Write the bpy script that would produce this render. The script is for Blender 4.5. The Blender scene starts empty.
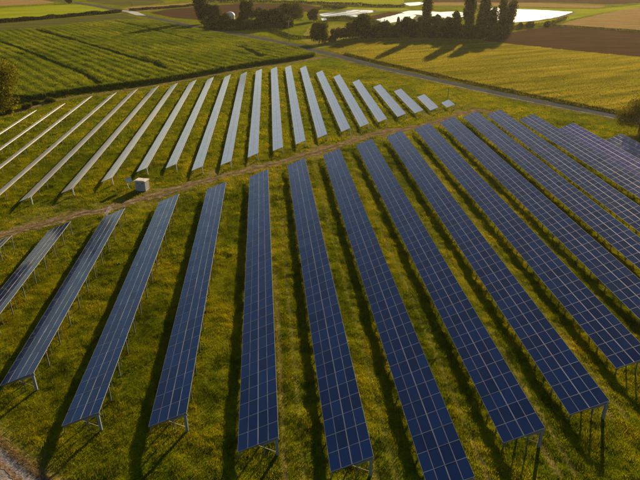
import bpy, math, random
import numpy as np
from mathutils import Vector, Matrix, geometry

random.seed(7)
RNG = np.random.default_rng(7)
R = math.radians
S = bpy.context.scene
COL = S.collection

# ------------------------------------------------------------------ camera
CAM_H = 39.45
CAM_PITCH, CAM_ROLL, CAM_YAW, CAM_F = 26.098, 0.229, 4.988, 584.0
cd = bpy.data.cameras.new('camera')
cam = bpy.data.objects.new('camera', cd)
COL.objects.link(cam)
cd.sensor_width = 36.0
cd.lens = CAM_F / 640.0 * 36.0
cd.clip_start = 0.5
cd.clip_end = 12000.0
cam.matrix_world = (Matrix.Translation((0, 0, CAM_H)) @ Matrix.Rotation(R(-CAM_YAW), 4, 'Z')
                    @ Matrix.Rotation(R(90 - CAM_PITCH), 4, 'X') @ Matrix.Rotation(R(-CAM_ROLL), 4, 'Z'))
S.camera = cam

# ------------------------------------------------------------------ sky and sun
SUN_AZ, SUN_EL = R(29.0), R(15.6)           # azimuth measured from +Y towards +X
SKY_STRENGTH = 0.045
SUN_STRENGTH = 5.0
EXPOSURE = 1.3
wd = bpy.data.worlds.new('World')
S.world = wd
wd.use_nodes = True
nt = wd.node_tree
nt.nodes.clear()
sky = nt.nodes.new('ShaderNodeTexSky')
sky.sky_type = 'NISHITA'
sky.sun_disc = False
sky.sun_elevation = SUN_EL
sky.sun_rotation = SUN_AZ
sky.altitude = 100
sky.air_density = 1.0
sky.dust_density = 0.8
sky.ozone_density = 2.0
bgn = nt.nodes.new('ShaderNodeBackground')
bgn.inputs['Strength'].default_value = SKY_STRENGTH
wo = nt.nodes.new('ShaderNodeOutputWorld')
nt.links.new(sky.outputs[0], bgn.inputs[0])
nt.links.new(bgn.outputs[0], wo.inputs[0])

sl = bpy.data.lights.new('sun', 'SUN')
sl.energy = SUN_STRENGTH
sl.angle = R(0.5)
sl.color = (1.0, 0.79, 0.48)
sun = bpy.data.objects.new('sun', sl)
COL.objects.link(sun)
sd = Vector((math.sin(SUN_AZ) * math.cos(SUN_EL), math.cos(SUN_AZ) * math.cos(SUN_EL), math.sin(SUN_EL)))
sun.rotation_euler = sd.to_track_quat('Z', 'Y').to_euler()
sun.location = sd * 60

S.view_settings.view_transform = 'Standard'
S.view_settings.look = 'None'
S.view_settings.exposure = EXPOSURE
S.view_settings.gamma = 1.0
S.view_settings.use_curve_mapping = False
S.render.engine = 'CYCLES'
S.cycles.volume_bounces = 0
S.cycles.max_bounces = 6

# ------------------------------------------------------------------ measuring: where a point of the photo lies on the ground
def at(px, py, z=0.0):
    A, B = px - 320.0, 240.0 - py
    cr, sr = math.cos(R(CAM_ROLL)), math.sin(R(CAM_ROLL))
    a, b = A * cr + B * sr, -A * sr + B * cr
    cp, sp = math.cos(R(CAM_PITCH)), math.sin(R(CAM_PITCH))
    yy, zz = CAM_F * cp + b * sp, -CAM_F * sp + b * cp
    t = (z - CAM_H) / zz
    x1, y1 = a * t, yy * t
    c, s = math.cos(R(CAM_YAW)), math.sin(R(CAM_YAW))
    return (x1 * c + y1 * s, -x1 * s + y1 * c)

def project(x, y, z):
    c, s = math.cos(R(CAM_YAW)), math.sin(R(CAM_YAW))
    a, yy = x * c - y * s, x * s + y * c
    cp, sp = math.cos(R(CAM_PITCH)), math.sin(R(CAM_PITCH))
    d = yy * cp + (CAM_H - z) * sp; v = yy * sp - (CAM_H - z) * cp
    return 320 + a / d * CAM_F, 240 - v / d * CAM_F, d
def height_for(p, ty):
    """real height of a thing at ground point p whose top was seen at photo height ty"""
    lo, hi = 0.0, 60.0
    for _ in range(40):
        m = (lo + hi) / 2
        if project(p[0], p[1], m)[1] > ty: lo = m
        else: hi = m
    return lo
def scale_at(p):
    """pixels per metre of an upright or sideways metre at ground point p"""
    return CAM_F / project(p[0], p[1], 0)[2]

# ------------------------------------------------------------------ numpy noise
_perm = RNG.random((256, 256))
def vnoise(x, y):
    x = np.asarray(x, float); y = np.asarray(y, float)
    xi = np.floor(x).astype(int); yi = np.floor(y).astype(int)
    fx, fy = x - xi, y - yi
    fx = fx * fx * (3 - 2 * fx); fy = fy * fy * (3 - 2 * fy)
    a = _perm[xi % 256, yi % 256]; b = _perm[(xi + 1) % 256, yi % 256]
    c = _perm[xi % 256, (yi + 1) % 256]; d = _perm[(xi + 1) % 256, (yi + 1) % 256]
    return (a * (1 - fx) + b * fx) * (1 - fy) + (c * (1 - fx) + d * fx) * fy
def fbm(x, y, o=3):
    r = 0; a = 1; t = 0
    for i in range(o):
        r = r + a * vnoise(x * 2 ** i + 17 * i, y * 2 ** i + 31 * i); t += a; a *= .5
    return r / t

def poly_mask(poly, X, Y):
    """points inside polygon"""
    m = np.zeros(X.shape, bool)
    n = len(poly)
    for i in range(n):
        x0, y0 = poly[i]; x1, y1 = poly[(i + 1) % n]
        if y0 == y1: continue
        c = ((Y < y0) != (Y < y1)) & (X < (x1 - x0) * (Y - y0) / (y1 - y0) + x0)
        m ^= c
    return m
def line_dist(line, X, Y):
    d = np.full(X.shape, 1e9)
    for (x0, y0), (x1, y1) in zip(line[:-1], line[1:]):
        dx, dy = x1 - x0, y1 - y0
        t = np.clip(((X - x0) * dx + (Y - y0) * dy) / (dx * dx + dy * dy + 1e-9), 0, 1)
        d = np.minimum(d, np.hypot(X - x0 - t * dx, Y - y0 - t * dy))
    return d

# ------------------------------------------------------------------ materials
def mat(name):
    m = bpy.data.materials.new(name)
    m.use_nodes = True
    n = m.node_tree
    return m, n, n.nodes['Principled BSDF'], n.nodes['Material Output']
def ramp(n, cols):
    r = n.nodes.new('ShaderNodeValToRGB')
    e = r.color_ramp.elements
    while len(e) > 1: e.remove(e[-1])
    e[0].position = cols[0][0]; e[0].color = (*cols[0][1], 1)
    for p, c in cols[1:]:
        k = e.new(p); k.color = (*c, 1)
    return r
def noise(n, scale, detail=4, vec=None, rough=.6, dist=0):
    t = n.nodes.new('ShaderNodeTexNoise')
    t.inputs['Scale'].default_value = scale; t.inputs['Detail'].default_value = detail
    t.inputs['Roughness'].default_value = rough; t.inputs['Distortion'].default_value = dist
    if vec is not None: n.links.new(vec, t.inputs['Vector'])
    return t
def mixc(n, a, b, f, mode='MIX'):
    m = n.nodes.new('ShaderNodeMix'); m.data_type = 'RGBA'; m.blend_type = mode
    for s, v in ((0, f), (6, a), (7, b)):
        if isinstance(v, (int, float)): m.inputs[s].default_value = v
        elif isinstance(v, tuple): m.inputs[s].default_value = (*v, 1)
        else: n.links.new(v, m.inputs[s])
    return m.outputs[2]
def math_(n, op, a, b=None, c=None):
    m = n.nodes.new('ShaderNodeMath'); m.operation = op
    for i, v in enumerate((a, b, c)):
        if v is None: continue
        if isinstance(v, (int, float)): m.inputs[i].default_value = v
        else: n.links.new(v, m.inputs[i])
    return m.outputs[0]
def mapping(n, scale=(1, 1, 1), rot=0):
    g = n.nodes.new('ShaderNodeNewGeometry')
    m = n.nodes.new('ShaderNodeMapping')
    m.inputs['Scale'].default_value = scale
    m.inputs['Rotation'].default_value = (0, 0, rot)
    n.links.new(g.outputs['Position'], m.inputs['Vector'])
    return m.outputs[0]
def bump(n, h, s, d, bsdf):
    b = n.nodes.new('ShaderNodeBump')
    b.inputs['Strength'].default_value = s; b.inputs['Distance'].default_value = d
    n.links.new(h, b.inputs['Height']); n.links.new(b.outputs[0], bsdf.inputs['Normal'])

def matte(n, b, o):
    """swap the glossy base shader for a plain diffuse one, keeping its colour and bump links"""
    d = n.nodes.new('ShaderNodeBsdfDiffuse')
    for src, dst in (('Base Color', 'Color'), ('Normal', 'Normal')):
        if b.inputs[src].links: n.links.new(b.inputs[src].links[0].from_socket, d.inputs[dst])
        elif src == 'Base Color': d.inputs[dst].default_value = b.inputs[src].default_value
    for l in list(b.outputs[0].links): n.links.new(d.outputs[0], l.to_socket)
    n.nodes.remove(b)

def soil_mat(name, cols, scale=.2, stretch=(1, 1, 1), rot=0, fine=2.0, rough=.95, bs=.6, bd=.15):
    """patchy ground cover: a broad and a fine noise through a colour ramp"""
    m, n, b, o = mat(name)
    v = mapping(n, stretch, rot)
    a = noise(n, scale, 5, v)
    f = noise(n, fine, 4, v)
    s = math_(n, 'ADD', math_(n, 'MULTIPLY', a.outputs[0], .55), math_(n, 'MULTIPLY', f.outputs[0], .45))
    r = ramp(n, cols)
    n.links.new(s, r.inputs[0]); n.links.new(r.outputs[0], b.inputs['Base Color'])
    b.inputs['Roughness'].default_value = rough
    b.inputs['Specular IOR Level'].default_value = .05
    bump(n, f.outputs[0], bs, bd, b)
    matte(n, b, o)
    return m

def leaf_mat(name, cols, trans=.35, vscale=None):
    """leaves, blades: diffuse with light passing through; colour varies leaf by leaf ('var') """
    m, n, b, o = mat(name)
    at_ = n.nodes.new('ShaderNodeAttribute'); at_.attribute_name = 'var'
    r = ramp(n, cols)
    n.links.new(at_.outputs['Fac'], r.inputs[0])
    n.links.new(r.outputs[0], b.inputs['Base Color'])
    b.inputs['Roughness'].default_value = .85; b.inputs['Specular IOR Level'].default_value = .04
    t = n.nodes.new('ShaderNodeBsdfTranslucent')
    n.links.new(mixc(n, r.outputs[0], (1.25, 1.1, .5), 1.0, 'MULTIPLY'), t.inputs[0])
    x = n.nodes.new('ShaderNodeMixShader'); x.inputs[0].default_value = trans
    n.links.new(b.outputs[0], x.inputs[1]); n.links.new(t.outputs[0], x.inputs[2])
    n.links.new(x.outputs[0], o.inputs['Surface'])
    matte(n, b, o)
    return m

M = {}
# meadow under the panels: greens, yellows, rusty patches; worn tracks from the 'wear' attribute
def meadow():
    m, n, b, o = mat('meadow')
    v = mapping(n)
    big = noise(n, .06, 4, v); mid = noise(n, .55, 5, v, .65); fin = noise(n, 3.2, 4, v, .7)
    s = math_(n, 'ADD', math_(n, 'MULTIPLY', big.outputs[0], .30), math_(n, 'ADD', math_(n, 'MULTIPLY', mid.outputs[0], .45), math_(n, 'MULTIPLY', fin.outputs[0], .25)))
    r = ramp(n, [(.36, (.022, .036, .003)), (.44, (.062, .090, .002)), (.51, (.135, .150, .002)), (.59, (.21, .188, .003)), (.70, (.24, .165, .012))])
    n.links.new(s, r.inputs[0])
    w = n.nodes.new('ShaderNodeAttribute'); w.attribute_name = 'wear'
    wf = math_(n, 'MULTIPLY', w.outputs['Fac'], math_(n, 'ADD', fin.outputs[0], .35))
    wc = ramp(n, [(.3, (.11, .078, .022)), (.7, (.25, .175, .07))])
    n.links.new(mid.outputs[0], wc.inputs[0])
    n.links.new(mixc(n, r.outputs[0], wc.outputs[0], wf), b.inputs['Base Color'])
    b.inputs['Roughness'].default_value = .95; b.inputs['Specular IOR Level'].default_value = .03
    bump(n, math_(n, 'ADD', mid.outputs[0], fin.outputs[0]), .6, .15, b)
    matte(n, b, o)
    return m
M['meadow'] = meadow()
M['grass'] = leaf_mat('grass_blades', [(0, (.020, .038, .001)), (.35, (.075, .100, .002)), (.68, (.185, .185, .003)), (1, (.32, .24, .010))], .6)
M['corn'] = leaf_mat('corn_leaves', [(0, (.03, .060, .004)), (.5, (.110, .150, .006)), (1, (.25, .26, .02))], .45)
M['corn_base'] = soil_mat('corn_mass', [(.3, (.025, .045, .005)), (.5, (.08, .11, .010)), (.7, (.14, .16, .016))], .08, fine=1.1, bs=1, bd=.5)
M['wheat'] = leaf_mat('cereal_blades', [(0, (.080, .095, .010)), (.5, (.20, .195, .022)), (1, (.40, .33, .055))], .5)
M['wheat_base'] = soil_mat('cereal_mass', [(.3, (.09, .09, .012)), (.5, (.20, .175, .025)), (.7, (.30, .25, .045))], .10, (.5, 1.3, 1), -.35, 1.0, bs=1, bd=.4)
M['bush'] = leaf_mat('bush_leaves', [(0, (.022, .035, .006)), (.5, (.06, .07, .009)), (1, (.13, .11, .015))], .3)
M['golden'] = leaf_mat('golden_leaves', [(0, (.028, .030, .005)), (.5, (.095, .085, .008)), (1, (.20, .155, .012))], .35)
M['bright_golden'] = leaf_mat('bright_golden_leaves', [(0, (.022, .030, .003)), (.4, (.085, .090, .005)), (1, (.25, .21, .009))], .4)
M['dark_leaf'] = leaf_mat('dark_leaves', [(0, (.005, .012, .002)), (.5, (.020, .034, .004)), (1, (.11, .115, .012))], .4)
M['yellow_field'] = soil_mat('young_crop', [(.35, (.14, .17, .004)), (.5, (.22, .24, .007)), (.65, (.30, .29, .012))], .02, (1, 2, 1), .2, .4)
M['grey_green'] = soil_mat('cut_meadow', [(.35, (.05, .058, .012)), (.6, (.105, .10, .022))], .03, (1, 2.5, 1), .25, .5)
M['tan_field'] = soil_mat('stubble', [(.35, (.17, .105, .035)), (.5, (.25, .16, .058)), (.65, (.34, .23, .085))], .05, (1, 6, 1), .9, .35)
M['plough'] = soil_mat('ploughed_soil', [(.35, (.040, .022, .010)), (.55, (.068, .038, .019)), (.7, (.095, .056, .030))], .04, (1, 4, 1), 1.1, .6, bs=.8, bd=.3)
M['dirt'] = soil_mat('track_dirt', [(.36, (.090, .058, .028)), (.5, (.17, .110, .062)), (.64, (.29, .21, .14))], .7, (1, 1, 1), 0, 3.5)
M['gravel'] = soil_mat('pale_gravel', [(.35, (.12, .10, .085)), (.5, (.22, .19, .165)), (.65, (.36, .32, .28))], .6, (1, 1, 1), 0, 4)
M['drygrass'] = leaf_mat('dry_grass_blades', [(0, (.12, .09, .04)), (1, (.38, .28, .16))], .3)
M['shore'] = soil_mat('pond_bank', [(.35, (.09, .08, .04)), (.6, (.20, .165, .10))], .1, (1, 1, 1), 0, .8)
M['verge'] = soil_mat('road_verge', [(.35, (.05, .055, .012)), (.5, (.11, .10, .02)), (.65, (.19, .14, .04))], .2, (1, 1, 1), 0, 1.2)
M['far_land'] = soil_mat('distant_fields', [(.35, (.08, .09, .02)), (.5, (.18, .16, .04)), (.65, (.28, .20, .08))], .004, (1, 2, 1), .3, .05)

def road_mat():
    m, n, b, o = mat('asphalt')
    v = mapping(n)
    a = noise(n, .15, 5, v); f = noise(n, 5, 3, v)
    r = ramp(n, [(.35, (.045, .050, .058)), (.65, (.085, .088, .094))])
    n.links.new(math_(n, 'ADD', math_(n, 'MULTIPLY', a.outputs[0], .7), math_(n, 'MULTIPLY', f.outputs[0], .3)), r.inputs[0])
    n.links.new(r.outputs[0], b.inputs['Base Color'])
    b.inputs['Roughness'].default_value = .9; b.inputs['Specular IOR Level'].default_value = .1
    bump(n, f.outputs[0], .3, .02, b)
    matte(n, b, o)
    return m
M['asphalt'] = road_mat()

def panel_mat(name, c0, c1, rough, line=.3, ior=1.5, spec=.32):
    """silicon cells under glass: fine cell grid from the UVs, slight change of hue panel by panel, a film of dust"""
    m, n, b, o = mat(name)
    uv = n.nodes.new('ShaderNodeUVMap'); uv.uv_map = 'UVMap'
    sp = n.nodes.new('ShaderNodeSeparateXYZ'); n.links.new(uv.outputs[0], sp.inputs[0])
    def lines(c, k, w):
        f = math_(n, 'FRACT', math_(n, 'MULTIPLY', c, k))
        return math_(n, 'LESS_THAN', math_(n, 'ABSOLUTE', math_(n, 'SUBTRACT', f, .5)), .5 - w)
    cell = math_(n, 'MULTIPLY', lines(sp.outputs[0], 6.0, .05), lines(sp.outputs[1], 12.0, .05))
    oi = n.nodes.new('ShaderNodeObjectInfo')
    va = n.nodes.new('ShaderNodeAttribute'); va.attribute_name = 'var'
    rnd = math_(n, 'FRACT', math_(n, 'ADD', oi.outputs['Random'], va.outputs['Fac']))
    v = mapping(n)
    crys = noise(n, 9, 2, v)
    base = mixc(n, c0, c1, math_(n, 'ADD', math_(n, 'MULTIPLY', rnd, .7), math_(n, 'MULTIPLY', crys.outputs[0], .3)))
    lined = mixc(n, tuple(x * 1.8 + .01 for x in c1), base, math_(n, 'ADD', math_(n, 'MULTIPLY', cell, line), 1 - line))
    dust = noise(n, .35, 5, v, .7)
    df = math_(n, 'MULTIPLY', math_(n, 'POWER', dust.outputs[0], 2.0), .045)
    n.links.new(mixc(n, lined, (.20, .17, .13), df), b.inputs['Base Color'])
    b.inputs['Roughness'].default_value = rough
    n.links.new(math_(n, 'MULTIPLY_ADD', dust.outputs[0], .12, rough), b.inputs['Roughness'])
    b.inputs['IOR'].default_value = ior
    b.inputs['Specular IOR Level'].default_value = spec
    return m
M['cells'] = panel_mat('solar_cells', (.002, .012, .050), (.005, .032, .125), .07)
M['cells_violet'] = panel_mat('solar_cells_violet', (.014, .011, .14), (.024, .017, .20), .08)
M['cells_glare'] = panel_mat('solar_cells_sky_glare', (.38, .355, .32), (.46, .43, .39), .09, .06, 3.8, .5)  # back rows: sky glare on the glass painted into a pale base colour

def metal(name, c, rough=.45, metallic=.7):
    m, n, b, o = mat(name)
    v = mapping(n)
    a = noise(n, 2.5, 4, v)
    n.links.new(mixc(n, tuple(x * .78 for x in c), c, a.outputs[0]), b.inputs['Base Color'])
    b.inputs['Metallic'].default_value = metallic
    b.inputs['Roughness'].default_value = rough
    return m
M['frame'] = metal('anodised_frame', (.24, .24, .26), .6, .1)
M['frame_dark'] = metal('slim_frame', (.16, .17, .19), .5, .1)
M['end_steel'] = metal('bright_galvanised_steel', (.19, .22, .23), .6, .1)
M['steel'] = metal('galvanised_steel', (.13, .145, .15), .6, .1)
M['backsheet'] = metal('backsheet', (.55, .54, .50), .6, 0)
M['cable'] = metal('cable_sheath', (.03, .03, .03), .6, 0)
M['bark'] = soil_mat('bark', [(.35, (.05, .035, .022)), (.6, (.11, .08, .05))], 2, fine=8)
M['white_paint'] = metal('white_paint', (.66, .63, .58), .5, 0)
M['cream_wall'] = metal('cream_wall', (.60, .52, .42), .8, 0)
M['grey_paint'] = metal('grey_paint', (.33, .32, .30), .55, 0)
M['wood_pole'] = metal('weathered_wood', (.24, .18, .12), .8, 0)
M['concrete'] = soil_mat('concrete', [(.3, (.32, .31, .29)), (.7, (.50, .49, .46))], .8, fine=5)

def water():
    m, n, b, o = mat('pond_water')
    v = mapping(n)
    w = noise(n, 1.2, 3, v)
    b.inputs['Base Color'].default_value = (.10, .11, .10, 1)
    b.inputs['Roughness'].default_value = .12
    b.inputs['IOR'].default_value = 1.33
    bump(n, w.outputs[0], .15, .05, b)
    return m
M['water'] = water()

# ------------------------------------------------------------------ object helpers
def mesh_from(name, verts, faces, mats=(), fmat=None, uvs=None, var=None, smooth=False):
    me = bpy.data.meshes.new(name)
    me.from_pydata([tuple(v) for v in verts], [], faces)
    for m in mats: me.materials.append(m)
    if fmat is not None: me.polygons.foreach_set('material_index', np.array(fmat, dtype=np.int32))
    if uvs is not None:
        l = me.uv_layers.new(name='UVMap'); l.data.foreach_set('uv', np.array(uvs, dtype=np.float32).ravel())
    if var is not None:
        a = me.attributes.new('var', 'FLOAT', 'FACE'); a.data.foreach_set('value', np.array(var, dtype=np.float32))
    if smooth: me.polygons.foreach_set('use_smooth', [True] * len(me.polygons))
    me.update()
    return me
def fast_mesh(name, V, F, m, var=None, smooth=False):
    """V (n,3), F (k,3|4) arrays; var per face"""
    me = bpy.data.meshes.new(name)
    k, c = F.shape
    me.vertices.add(len(V)); me.vertices.foreach_set('co', V.astype(np.float32).ravel())
    me.loops.add(k * c); me.loops.foreach_set('vertex_index', F.astype(np.int32).ravel())
    me.polygons.add(k); me.polygons.foreach_set('loop_start', np.arange(0, k * c, c, dtype=np.int32))
    if m is not None: me.materials.append(m)
    me.update(calc_edges=True)
    if var is not None:
        a = me.attributes.new('var', 'FLOAT', 'FACE'); a.data.foreach_set('value', var.astype(np.float32))
    if smooth: me.polygons.foreach_set('use_smooth', np.ones(k, bool))
    return me
def link(name, data, parent=None, loc=(0, 0, 0), rot=(0, 0, 0), scale=(1, 1, 1)):
    o = bpy.data.objects.new(name, data)
    COL.objects.link(o)
    o.location = loc; o.rotation_euler = rot; o.scale = scale
    if parent: o.parent = parent
    return o
def tag(o, label, cat, group=None):
    o['label'] = label; o['category'] = cat
    if group: o['group'] = group
    return o
def kind(o, k, label=None, cat=None):
    o['kind'] = k
    if label: o['label'] = label
    if cat: o['category'] = cat
    return o

class MB:
    """collects boxes, beams and tubes for ONE mesh object"""
    def __init__(s): s.v = []; s.f = []; s.m = []
    def box(s, x0, x1, y0, y1, z0, z1, mi=0, T=None):
        b = len(s.v)
        P = [(x, y, z) for z in (z0, z1) for y in (y0, y1) for x in (x0, x1)]
        if T: P = [tuple(T @ Vector(p)) for p in P]
        s.v += P
        for q in ((0, 2, 3, 1), (4, 5, 7, 6), (0, 1, 5, 4), (2, 6, 7, 3), (0, 4, 6, 2), (1, 3, 7, 5)):
            s.f.append(tuple(b + i for i in q)); s.m.append(mi)
    def beam(s, p, q, w, h=None, mi=0):
        p, q = Vector(p), Vector(q); h = h or w
        d = (q - p); L = d.length; d.normalize()
        up = Vector((0, 0, 1)) if abs(d.z) < .9 else Vector((0, 1, 0))
        x = d.cross(up).normalized(); y = x.cross(d)
        T = Matrix(((x.x, y.x, d.x, p.x), (x.y, y.y, d.y, p.y), (x.z, y.z, d.z, p.z), (0, 0, 0, 1)))
        s.box(-w / 2, w / 2, -h / 2, h / 2, 0, L, mi, T)
    def tube(s, pts, rad, n=8, mi=0, cap=True):
        rings = []
        for i, p in enumerate(pts):
            p = Vector(p)
            a = Vector(pts[max(i - 1, 0)]); c = Vector(pts[min(i + 1, len(pts) - 1)])
            d = (c - a).normalized()
            up = Vector((0, 1, 0)) if abs(d.z) > .7 else Vector((0, 0, 1))
            x = d.cross(up).normalized(); y = x.cross(d)
            r = rad[i] if isinstance(rad, (list, tuple)) else rad
            b = len(s.v)
            for k in range(n):
                t = 2 * math.pi * k / n
                s.v.append(tuple(p + x * (r * math.cos(t)) + y * (r * math.sin(t))))
            rings.append(b)
        for a, b in zip(rings[:-1], rings[1:]):
            for k in range(n):
                s.f.append((a + k, a + (k + 1) % n, b + (k + 1) % n, b + k)); s.m.append(mi)
        if cap:
            s.f.append(tuple(rings[-1] + k for k in range(n))); s.m.append(mi)
            s.f.append(tuple(rings[0] + k for k in reversed(range(n)))); s.m.append(mi)
    def lathe(s, prof, n=20, mi=0, c=(0, 0)):
        b0 = len(s.v)
        for r, z in prof:
            for k in range(n):
                t = 2 * math.pi * k / n
                s.v.append((c[0] + r * math.cos(t), c[1] + r * math.sin(t), z))
        for i in range(len(prof) - 1):
            for k in range(n):
                a, b = b0 + i * n, b0 + (i + 1) * n
                s.f.append((a + k, a + (k + 1) % n, b + (k + 1) % n, b + k)); s.m.append(mi)
    def build(s, name, mats, parent=None, smooth=False, **kw):
        if not isinstance(mats, (list, tuple)): mats = [mats]
        return link(name, mesh_from(name, s.v, s.f, mats, s.m, smooth=smooth), parent, **kw)

# ------------------------------------------------------------------ routes and field outlines (world metres, measured once from the photo)
def W(pts): return [at(*p) for p in pts]
TRACK = W([(-60, 251), (-20, 240), (0, 235), (40, 226), (80, 214), (105, 210), (130, 202), (160, 194), (205, 180.5), (247, 171), (285, 161), (320, 151), (345, 143.5), (370, 135), (395, 130), (420, 126), (440, 121), (459, 114.5), (478, 110), (492, 113)])
CORNER_TRACK = W([(-60, 415), (-30, 440), (0, 467), (28, 491), (60, 520)])
EDGE_PATH = W([(-30, 122), (0, 116), (30, 108.5), (45, 103), (75, 97), (100, 94), (130, 89.5), (160, 84.5), (200, 77.5), (250, 68.5), (285, 63.5), (310, 60), (324, 57)])
ROAD = W([(40, -1), (71, 2.2), (100, 6.5), (117, 10), (135, 14), (155, 18.2), (177, 23), (200, 28), (225, 32.2), (250, 36.5), (290, 44.5), (320, 52), (345, 58), (380, 67.5), (420, 76.5), (460, 85.5), (500, 94), (530, 100), (560, 106), (600, 113.5), (640, 121.5), (720, 137)])

CORN = W([(-40, 98), (0, 97.5), (30, 101), (50, 97.5), (78, 93), (100, 90), (130, 86.5), (160, 82.5), (200, 75.5), (250, 66.5), (285, 61.5), (305, 58.2), (314, 56.2), (300, 52), (270, 45.5), (235, 38.5), (200, 31.8), (175, 27), (152, 22.5), (120, 22.5), (80, 26), (40, 30.5), (0, 33.5), (-40, 37)])
WHEAT = W([(348, 56), (332, 52), (328, 49), (345, 42.5), (362, 38.8), (400, 37.5), (440, 38.2), (480, 41), (520, 45.5), (560, 49.8), (600, 53.8), (640, 57.5), (700, 63), (740, 132), (690, 128), (640, 118.8), (600, 111), (560, 103.2), (500, 91), (460, 82.3), (420, 73.3), (380, 64.3)])
PLOUGH = W([(482, 40.2), (500, 35), (520, 31), (552, 26), (580, 28), (610, 30), (640, 32), (720, 37), (720, 64.5), (640, 57), (600, 53.2), (560, 49.2), (520, 45)])
STUBBLE = W([(557, 25.6), (575, 20), (600, 14.5), (625, 9), (645, 6), (720, 4), (720, 36), (640, 31.2), (610, 29.2), (580, 27.2)])
TANSTRIP = W([(430, 2.6), (470, 2.8), (540, 3), (607, 5.8), (597, 8.2), (560, 7.4), (520, 6.6), (480, 5.8), (430, 5.5)])
TOPBROWN = W([(420, -4), (700, -4), (640, 3.0), (610, 4.5), (560, 2.6), (470, 2.2), (425, 2.0)])
YELLOW1 = W([(-40, 12), (0, 8.5), (60, 4.8), (88, 4.6), (112, 10.0), (121, 12.0), (80, 15.3), (40, 18.8), (0, 22), (-40, 25)])
GREYGREEN = W([(-40, 26), (0, 23.5), (40, 20.4), (80, 17), (122, 13.8), (150, 20.5), (120, 21), (80, 25), (40, 29.6), (0, 32.6), (-40, 36)])
TAN0 = W([(-60, 8), (0, 6), (30, 4.8), (55, 3), (45, 0), (20, -2.5), (-60, -2)])
TOPGREEN = W([(85, 1.5), (120, 6), (150, 5), (165, 2.4), (158, -1), (90, -1)])
TAN1 = W([(122, 8.6), (134, 6.6), (170, 4.3), (200, 2), (212, 3.2), (205, 5.5), (165, 9), (148, 11.2), (132, 11)])
PLOUGH1 = W([(150, 13), (165, 9.7), (206, 6.2), (240, 3.6), (300, 4.2), (322, 7.2), (318, 11.5), (290, 12), (230, 18), (200, 20), (175, 18)])
TOPYELLOW = W([(214, 0), (260, -2), (340, -3), (404, 0), (404, 4), (380, 6.4), (340, 4.8), (300, 3.2), (250, 2.0), (216, 2.4)])
MIDGREEN = W([(316, 11.6), (330, 6.5), (380, 8.2), (405, 8.0), (412, 10), (380, 11.2), (355, 9), (335, 10.4)])
MIDYELLOW = W([(300, 40), (310, 26), (330, 24), (362, 26), (372, 33), (350, 40), (330, 46), (316, 49)])
GREENSTRIP = W([(488, 8), (520, 7.8), (560, 9), (598, 9.4), (640, 4.6), (650, 6), (600, 13.2), (574, 18.6), (552, 24.5), (510, 30), (505, 24), (540, 20.6), (573, 12.6), (530, 9.6)])
PONDS = [W([(319, 14.4), (332, 12.6), (354, 9.8), (372, 10.5), (374, 12.3), (352, 15), (331, 17.2), (322, 16.4)]),
         W([(372, 19), (389, 14.6), (401, 13.6), (416, 15), (414, 18.5), (398, 22), (388, 23.6), (378, 21.6)]),
         W([(399, 12.8), (408, 10.9), (420, 10.8), (440, 12.4), (455, 11.6), (470, 13), (466, 17), (445, 18), (425, 15.2), (408, 14.2)]),
         W([(404, 3.2), (419, 2.2), (424, 3.4), (418, 5.4), (409, 6), (406, 4.6)]),
         W([(484, 8.2), (500, 8.0), (515, 9.2), (545, 10.4), (572, 12.2), (558, 17), (540, 20.2), (515, 22.6), (497, 20), (486, 15)])]
PONDS_SMALL = [W([(345, 15.9), (355, 15.2), (364, 17), (360, 18.2), (348, 17.4)]), W([(321, 18.6), (327, 17.8), (326, 20.4), (322, 20.6)])]

# ------------------------------------------------------------------ the ground
def hgt(x, y):
    """gentle unevenness of the meadow, flat on the tracks and away from the park"""
    x = np.asarray(x, float); y = np.asarray(y, float)
    a = .26 * (fbm(x * .45, y * .45, 3) - .5) + .14 * (fbm(x * 1.3 + 9, y * 1.3, 2) - .5)
    k = np.clip((235 - y) / 20, 0, 1) * np.clip((x + 95) / 15, 0, 1) * np.clip((110 - x) / 15, 0, 1) * np.clip((y - 6) / 10, 0, 1)
    for ln, w in ((TRACK, 1.6), (CORNER_TRACK, 1.2), (EDGE_PATH, .8), (ROAD, 4)):
        k = k * np.clip((line_dist(ln, x, y) - w) / 1.5, 0, 1)
    return a * k

FRONT = [(-43.64, -42.15, 46.0, 81.78), (-35.9, -34.98, 40.0, 86.06), (-27.91, -27.67, 48.59, 90.54), (-20.05, -19.63, 42.30, 96.22),
         (-12.14, -11.87, 41.51, 101.42), (-3.93, -4.22, 37.73, 107.52), (3.83, 3.32, 34.84, 113.60), (11.45, 11.11, 32.07, 119.45),
         (19.26, 19.19, 36.63, 126.07), (26.69, 27.27, 39.44, 132.07), (34.65, 35.35, 45.48, 137.85), (42.25, 43.18, 50.0, 143.30),
         (49.1, 50.76, 57.0, 148.22), (55.7, 57.61, 64.0, 149.46), (63.9, 64.29, 70.0, 143.92), (69.9, 70.29, 76.0, 134.42),
         (76.5, 76.6, 84.0, 124.1)]
def line_x(r, y): return r[0] + (r[1] - r[0]) * (y - r[2]) / (r[3] - r[2])

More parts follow.
